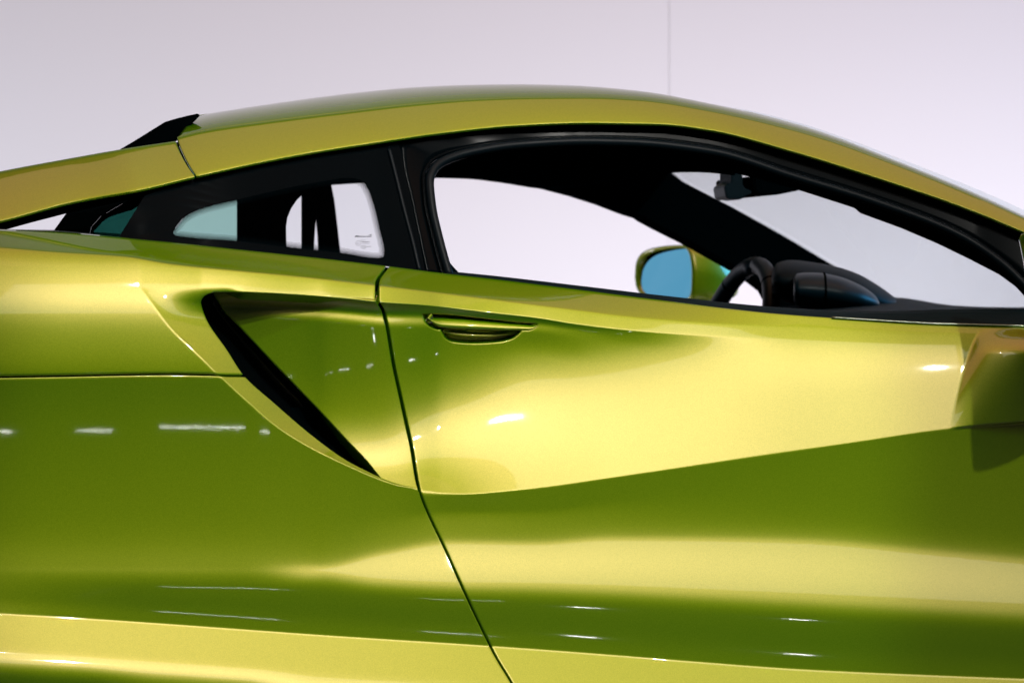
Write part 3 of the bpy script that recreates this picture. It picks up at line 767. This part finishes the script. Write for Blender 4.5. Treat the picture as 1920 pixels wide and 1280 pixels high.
# dashboard
dt = [(1400, 590), (1450, 578), (1560, 566), (1640, 557), (1690, 558), (1720, 562), (1760, 569), (1797, 573), (1860, 575.5), (1920, 576), (2000, 578)]
dn = [(1400, 600), (1450, 598), (1560, 596), (1640, 597), (1690, 598), (1720, 600), (1760, 602), (1797, 605), (1860, 610), (1920, 612), (2000, 616)]
ribbon("dashboard", dt, dn, 1.44, 0.30, M_DASH, car, n=90, m=8, bulge=0.0, solid=0.02)
# hooded instrument pod on the column
def loft(name, secs, material, parent, seg=28, label=None):
    """secs: (px, py, half height px, half depth m, b) centre sections along the body"""
    a = np.linspace(0, 2 * np.pi, seg, endpoint=False); V = []
    for (x, y, hh, hd, b) in secs:
        V.append(PB(np.full(seg, x), y - hh * np.sin(a), b - hd * np.cos(a)))
    V = np.array(V); n = len(secs); f = []
    for i in range(n - 1):
        for j in range(seg): f.append((i * seg + j, i * seg + (j + 1) % seg, (i + 1) * seg + (j + 1) % seg, (i + 1) * seg + j))
    f += [tuple(range(seg))[::-1], tuple((n - 1) * seg + j for j in range(seg))]
    o = mesh_obj(name, V.reshape(-1, 3), f, material, parent, label=label)
    bm = bmesh.new(); bm.from_mesh(o.data); bmesh.ops.recalc_face_normals(bm, faces=bm.faces[:]); bm.to_mesh(o.data); bm.free()
    return o
def smooth_secs(keys, n=28):
    k = np.array(keys, float); t = np.linspace(k[0, 0], k[-1, 0], n)
    return [(x,) + tuple(float(pchip(k[:, 0], k[:, i])(x)) for i in range(1, 5)) for x in t]
pod = loft("instrument_hood", smooth_secs([(1447, 532, 22, 0.13, 1.22), (1455, 526, 32, 0.15, 1.22), (1496, 530, 42, 0.16, 1.22), (1565, 540, 41, 0.16, 1.22), (1610, 550, 36, 0.155, 1.22), (1642, 561, 29, 0.14, 1.22), (1668, 570, 20, 0.11, 1.22), (1681, 574, 12, 0.07, 1.22), (1685, 576, 4, 0.03, 1.22)]), M_HOOD, car)
loft("instrument_cluster", smooth_secs([(1488, 543, 22, 0.06, 1.04), (1494, 543, 30, 0.075, 1.04), (1540, 546, 34, 0.08, 1.04), (1575, 551, 32, 0.08, 1.04), (1610, 559, 26, 0.07, 1.04), (1634, 565, 17, 0.05, 1.04), (1646, 569, 9, 0.03, 1.04), (1649, 570, 3, 0.012, 1.04)]), M_SATIN, pod)
seamx = np.full(25, 1545.0); aa = np.linspace(0, np.pi, 25)
tube("cluster_joint", PB(seamx + 4 * np.sin(aa), 546.5 - 34.5 * np.cos(aa), 1.04 - 0.081 * np.sin(aa)), 0.002, M_BLACK, pod, seg=6)
# steering wheel: a ring facing the rear, top leaning forward
bw = 1.30; aw = float(AB(1369, bw)); zw = float(PB(1369, 662, bw)[2])
th = np.linspace(0, 2 * np.pi, 72, endpoint=False); RW = 0.172
ca, sa = math.cos(math.radians(17)), math.sin(math.radians(17))
ringp = CAR(aw + RW * np.sin(th) * sa, bw + RW * np.cos(th), zw + RW * np.sin(th) * ca)
wheel = tube("steering_wheel", ringp, 0.0165, M_LEATHER, car, seg=18, closed=True)
hub = CAR(aw + 0.03 + 0.0 * th, bw + 0.05 * np.cos(th), zw + 0.05 * np.sin(th))
tube("hub", [CAR(aw + 0.02, bw, zw), CAR(aw + 0.05, bw, zw - 0.01), CAR(aw + 0.22, bw, zw - 0.06)], [0.06, 0.05, 0.03], M_LEATHER, wheel, seg=18)
for ang in (0.05, math.pi - 0.05, 1.5 * math.pi):
    e = CAR(aw + RW * math.sin(ang) * sa, bw + RW * math.cos(ang), zw + RW * math.sin(ang) * ca)
    tube("spoke", [CAR(aw + 0.025, bw, zw), e], 0.012, M_LEATHER, wheel, seg=8)
for a0 in (0.9, math.pi - 0.9):
    tq = a0 + np.linspace(-0.012, 0.012, 3)
    tube("leather_seam", CAR(aw + RW * np.sin(tq) * sa, bw + RW * np.cos(tq), zw + RW * np.sin(tq) * ca), 0.0169, M_BLACK, wheel, seg=18)
# rear-view mirror with sensor housing behind the glass
plate("sensor_housing", [(1371, 318), (1392, 320), (1393, 345), (1396, 352), (1410, 358), (1411, 362), (1402, 366), (1394, 369), (1391, 374), (1380, 375), (1377, 373), (1366, 374), (1361, 368), (1358, 350), (1371, 341)], 0.92, 0.06, M_SATIN, car, 0.003)
plate("rear_view_mirror", [(1413, 330), (1440, 332), (1505, 350), (1497, 357.5), (1480, 361), (1460, 365), (1430, 366.5), (1420, 364), (1415, 357)], 0.93, 0.2, M_TRIM, car, 0.003)
# dark seat back, bulkhead and far door pillar seen through the quarter window
plate("bulkhead", [(449, 320), (449, 480), (539, 480), (537, 455), (536.5, 425), (539, 408), (546, 391), (556, 376), (569, 363), (569, 320)], 0.95, 0.02, M_TRIM, car, 0.0)
seat = plate("seat", [(568, 322), (568, 500), (588, 500), (589.5, 450), (593, 400), (597, 322)], 1.15, 0.012, M_TRIM, car, 0.0)
plate("far_door_pillar", [(593, 322), (594, 404), (598, 440), (600.5, 500), (642, 500), (638, 470), (633, 425), (627, 375), (621, 345), (617, 335), (617, 322)], 1.46, 0.012, M_TRIM, car, 0.0)
plate("far_quarter_glass", [(322, 452), (326, 432), (350, 404), (400, 380), (453, 366), (453, 470), (400, 462)], 1.40, 0.005, glass_material("far_glass", (0.66, 0.85, 0.80)), car, 0.0)
# floor tub and far side of the body
bm_pts = [(-0.9, 0.35), (2.0, 0.35)]
V = []
for a in np.linspace(-1.2, 1.6, 8):
    V.append(CAR(np.full(6, a), np.array([0.16, 0.2, 0.4, 1.5, 1.7, 1.75]), np.array([0.70, 0.3, 0.2, 0.2, 0.3, 0.72])))
tub = mesh_obj("cabin_tub", np.array(V).reshape(-1, 3), grid_faces(8, 6), M_TRIM, car)
V = []
zz = np.linspace(0.25, 0.86, 12); bz = np.interp(zz, [0.25, 0.45, 0.62, 0.75, 0.82, 0.86], [1.86, 1.90, 1.86, 1.80, 1.78, 1.70])
for a in np.linspace(-0.9, 1.9, 12): V.append(CAR(np.full(12, a), bz, zz - 0.05 * (a < 5) - 0.012 * a))
mesh_obj("far_door", np.array(V).reshape(-1, 3), grid_faces(12, 12), PAINT, car)

# ---- wing mirrors
def wing(name, rim, c0, c1, bfun, bc, glass_in, parent, label=None):
    R = resample(rim + [rim[0]], 64)[:-1]; seg = len(R)
    V = []; n = 16
    prof = [(0.0, 1.0)] + [(t, math.sqrt(max(1 - t ** 2.2, 0)) * (1 - 0.22 * t)) for t in np.linspace(0.04, 0.995, n - 1)]
    b0 = bfun(R[:, 0])
    lip = [(0.0, 0.86, 0.0), (-0.02, 0.93, 0), (-0.025, 0.97, 0)]
    for t, s in [(0.03, 0.88), (-0.015, 0.90), (-0.03, 0.94), (-0.025, 0.985)] + prof:
        c = np.array(c0) + (np.array(c1) - np.array(c0)) * t
        q = c + s * (R - np.array(c0)); V.append(PB(q[:, 0], q[:, 1], bc + s * (b0 - bc)))
    V = np.array(V); m = len(V); f = []
    for i in range(m - 1):
        for j in range(seg): f.append((i * seg + j, i * seg + (j + 1) % seg, (i + 1) * seg + (j + 1) % seg, (i + 1) * seg + j))
    f.append(tuple((m - 1) * seg + j for j in range(seg)))
    o = mesh_obj(name, V.reshape(-1, 3), f, PAINT, parent, label=label)
    bm = bmesh.new(); bm.from_mesh(o.data); bmesh.ops.recalc_face_normals(bm, faces=bm.faces[:]); bm.to_mesh(o.data); bm.free()
    G = resample(glass_in + [glass_in[0]], 60)[:-1]
    P = PB(G[:, 0], G[:, 1], bfun(G[:, 0]) - 0.000)
    bmx = bmesh.new(); vs = [bmx.verts.new(p) for p in P]; bmx.faces.new(vs); ex = bmesh.ops.extrude_face_region(bmx, geom=bmx.faces[:])
    for v in [g for g in ex["geom"] if isinstance(g, bmesh.types.BMVert)]: v.co += Vector((CT, ST, 0)) * 0.004
    bmesh.ops.recalc_face_normals(bmx, faces=bmx.faces[:])
    me = bpy.data.meshes.new("mirror_glass"); bmx.to_mesh(me); bmx.free(); me.materials.append(M_MIRROR)
    link(bpy.data.objects.new("mirror_glass", me), o)
    # dark inner well behind the glass
    W = (R - np.array(c0)) * 0.88 + np.array(c0) + np.array([9.0, 0])
    P = PB(W[:, 0], W[:, 1], bc + 0.9 * (b0 - bc)); me2 = mesh_obj("mirror_well", P, [tuple(range(len(P)))], M_BLACK, o, smooth=False)
    return o
rim = [(1192, 522), (1193.5, 498), (1199, 482), (1212, 470), (1232, 463.5), (1258, 460), (1285, 459), (1295, 465), (1301, 482), (1304, 510), (1303, 545), (1297, 563), (1260, 566), (1222, 563), (1204, 553), (1195, 540)]
gl = [(1202.5, 528), (1205, 510), (1213, 493), (1228, 480), (1250, 472), (1275, 467.5), (1287, 466.5), (1293, 475), (1297, 500), (1296.5, 545), (1291, 560), (1260, 560), (1225, 557), (1210, 550), (1204, 540)]
fm = wing("wing_mirror", rim, (1250, 513), (1378, 536), lambda x: 2.06 - 0.19 * (x - 1192) / 112.0, 1.95, gl, car)
tube("mirror_arm", PB(np.array([1330, 1350, 1385, 1420]), np.array([560, 578, 592, 600]), np.array([1.92, 1.88, 1.82, 1.76])), [0.02, 0.016, 0.016, 0.02], PAINT, fm, seg=10)
rim2 = [(1912, 446), (1918, 438), (1960, 432), (2010, 436), (2060, 455), (2085, 500), (2085, 560), (2060, 605), (2010, 628), (1965, 625), (1941, 600), (1929, 540), (1921, 490)]
c2 = np.array((2000, 530)); gl2 = [tuple(c2 + 0.88 * (np.array(p) - c2)) for p in rim2]
nm = wing("wing_mirror", rim2, (2000, 530), (2150, 550), lambda x: 0.07 - 0.22 * (x - 1912) / 170.0, -0.04, gl2, car)
tube("mirror_arm", PB(np.array([2050, 2070, 2090, 2110]), np.array([600, 606, 610, 614]), np.array([0.0, 0.05, 0.10, 0.16])), [0.02, 0.016, 0.016, 0.02], PAINT, nm, seg=10)
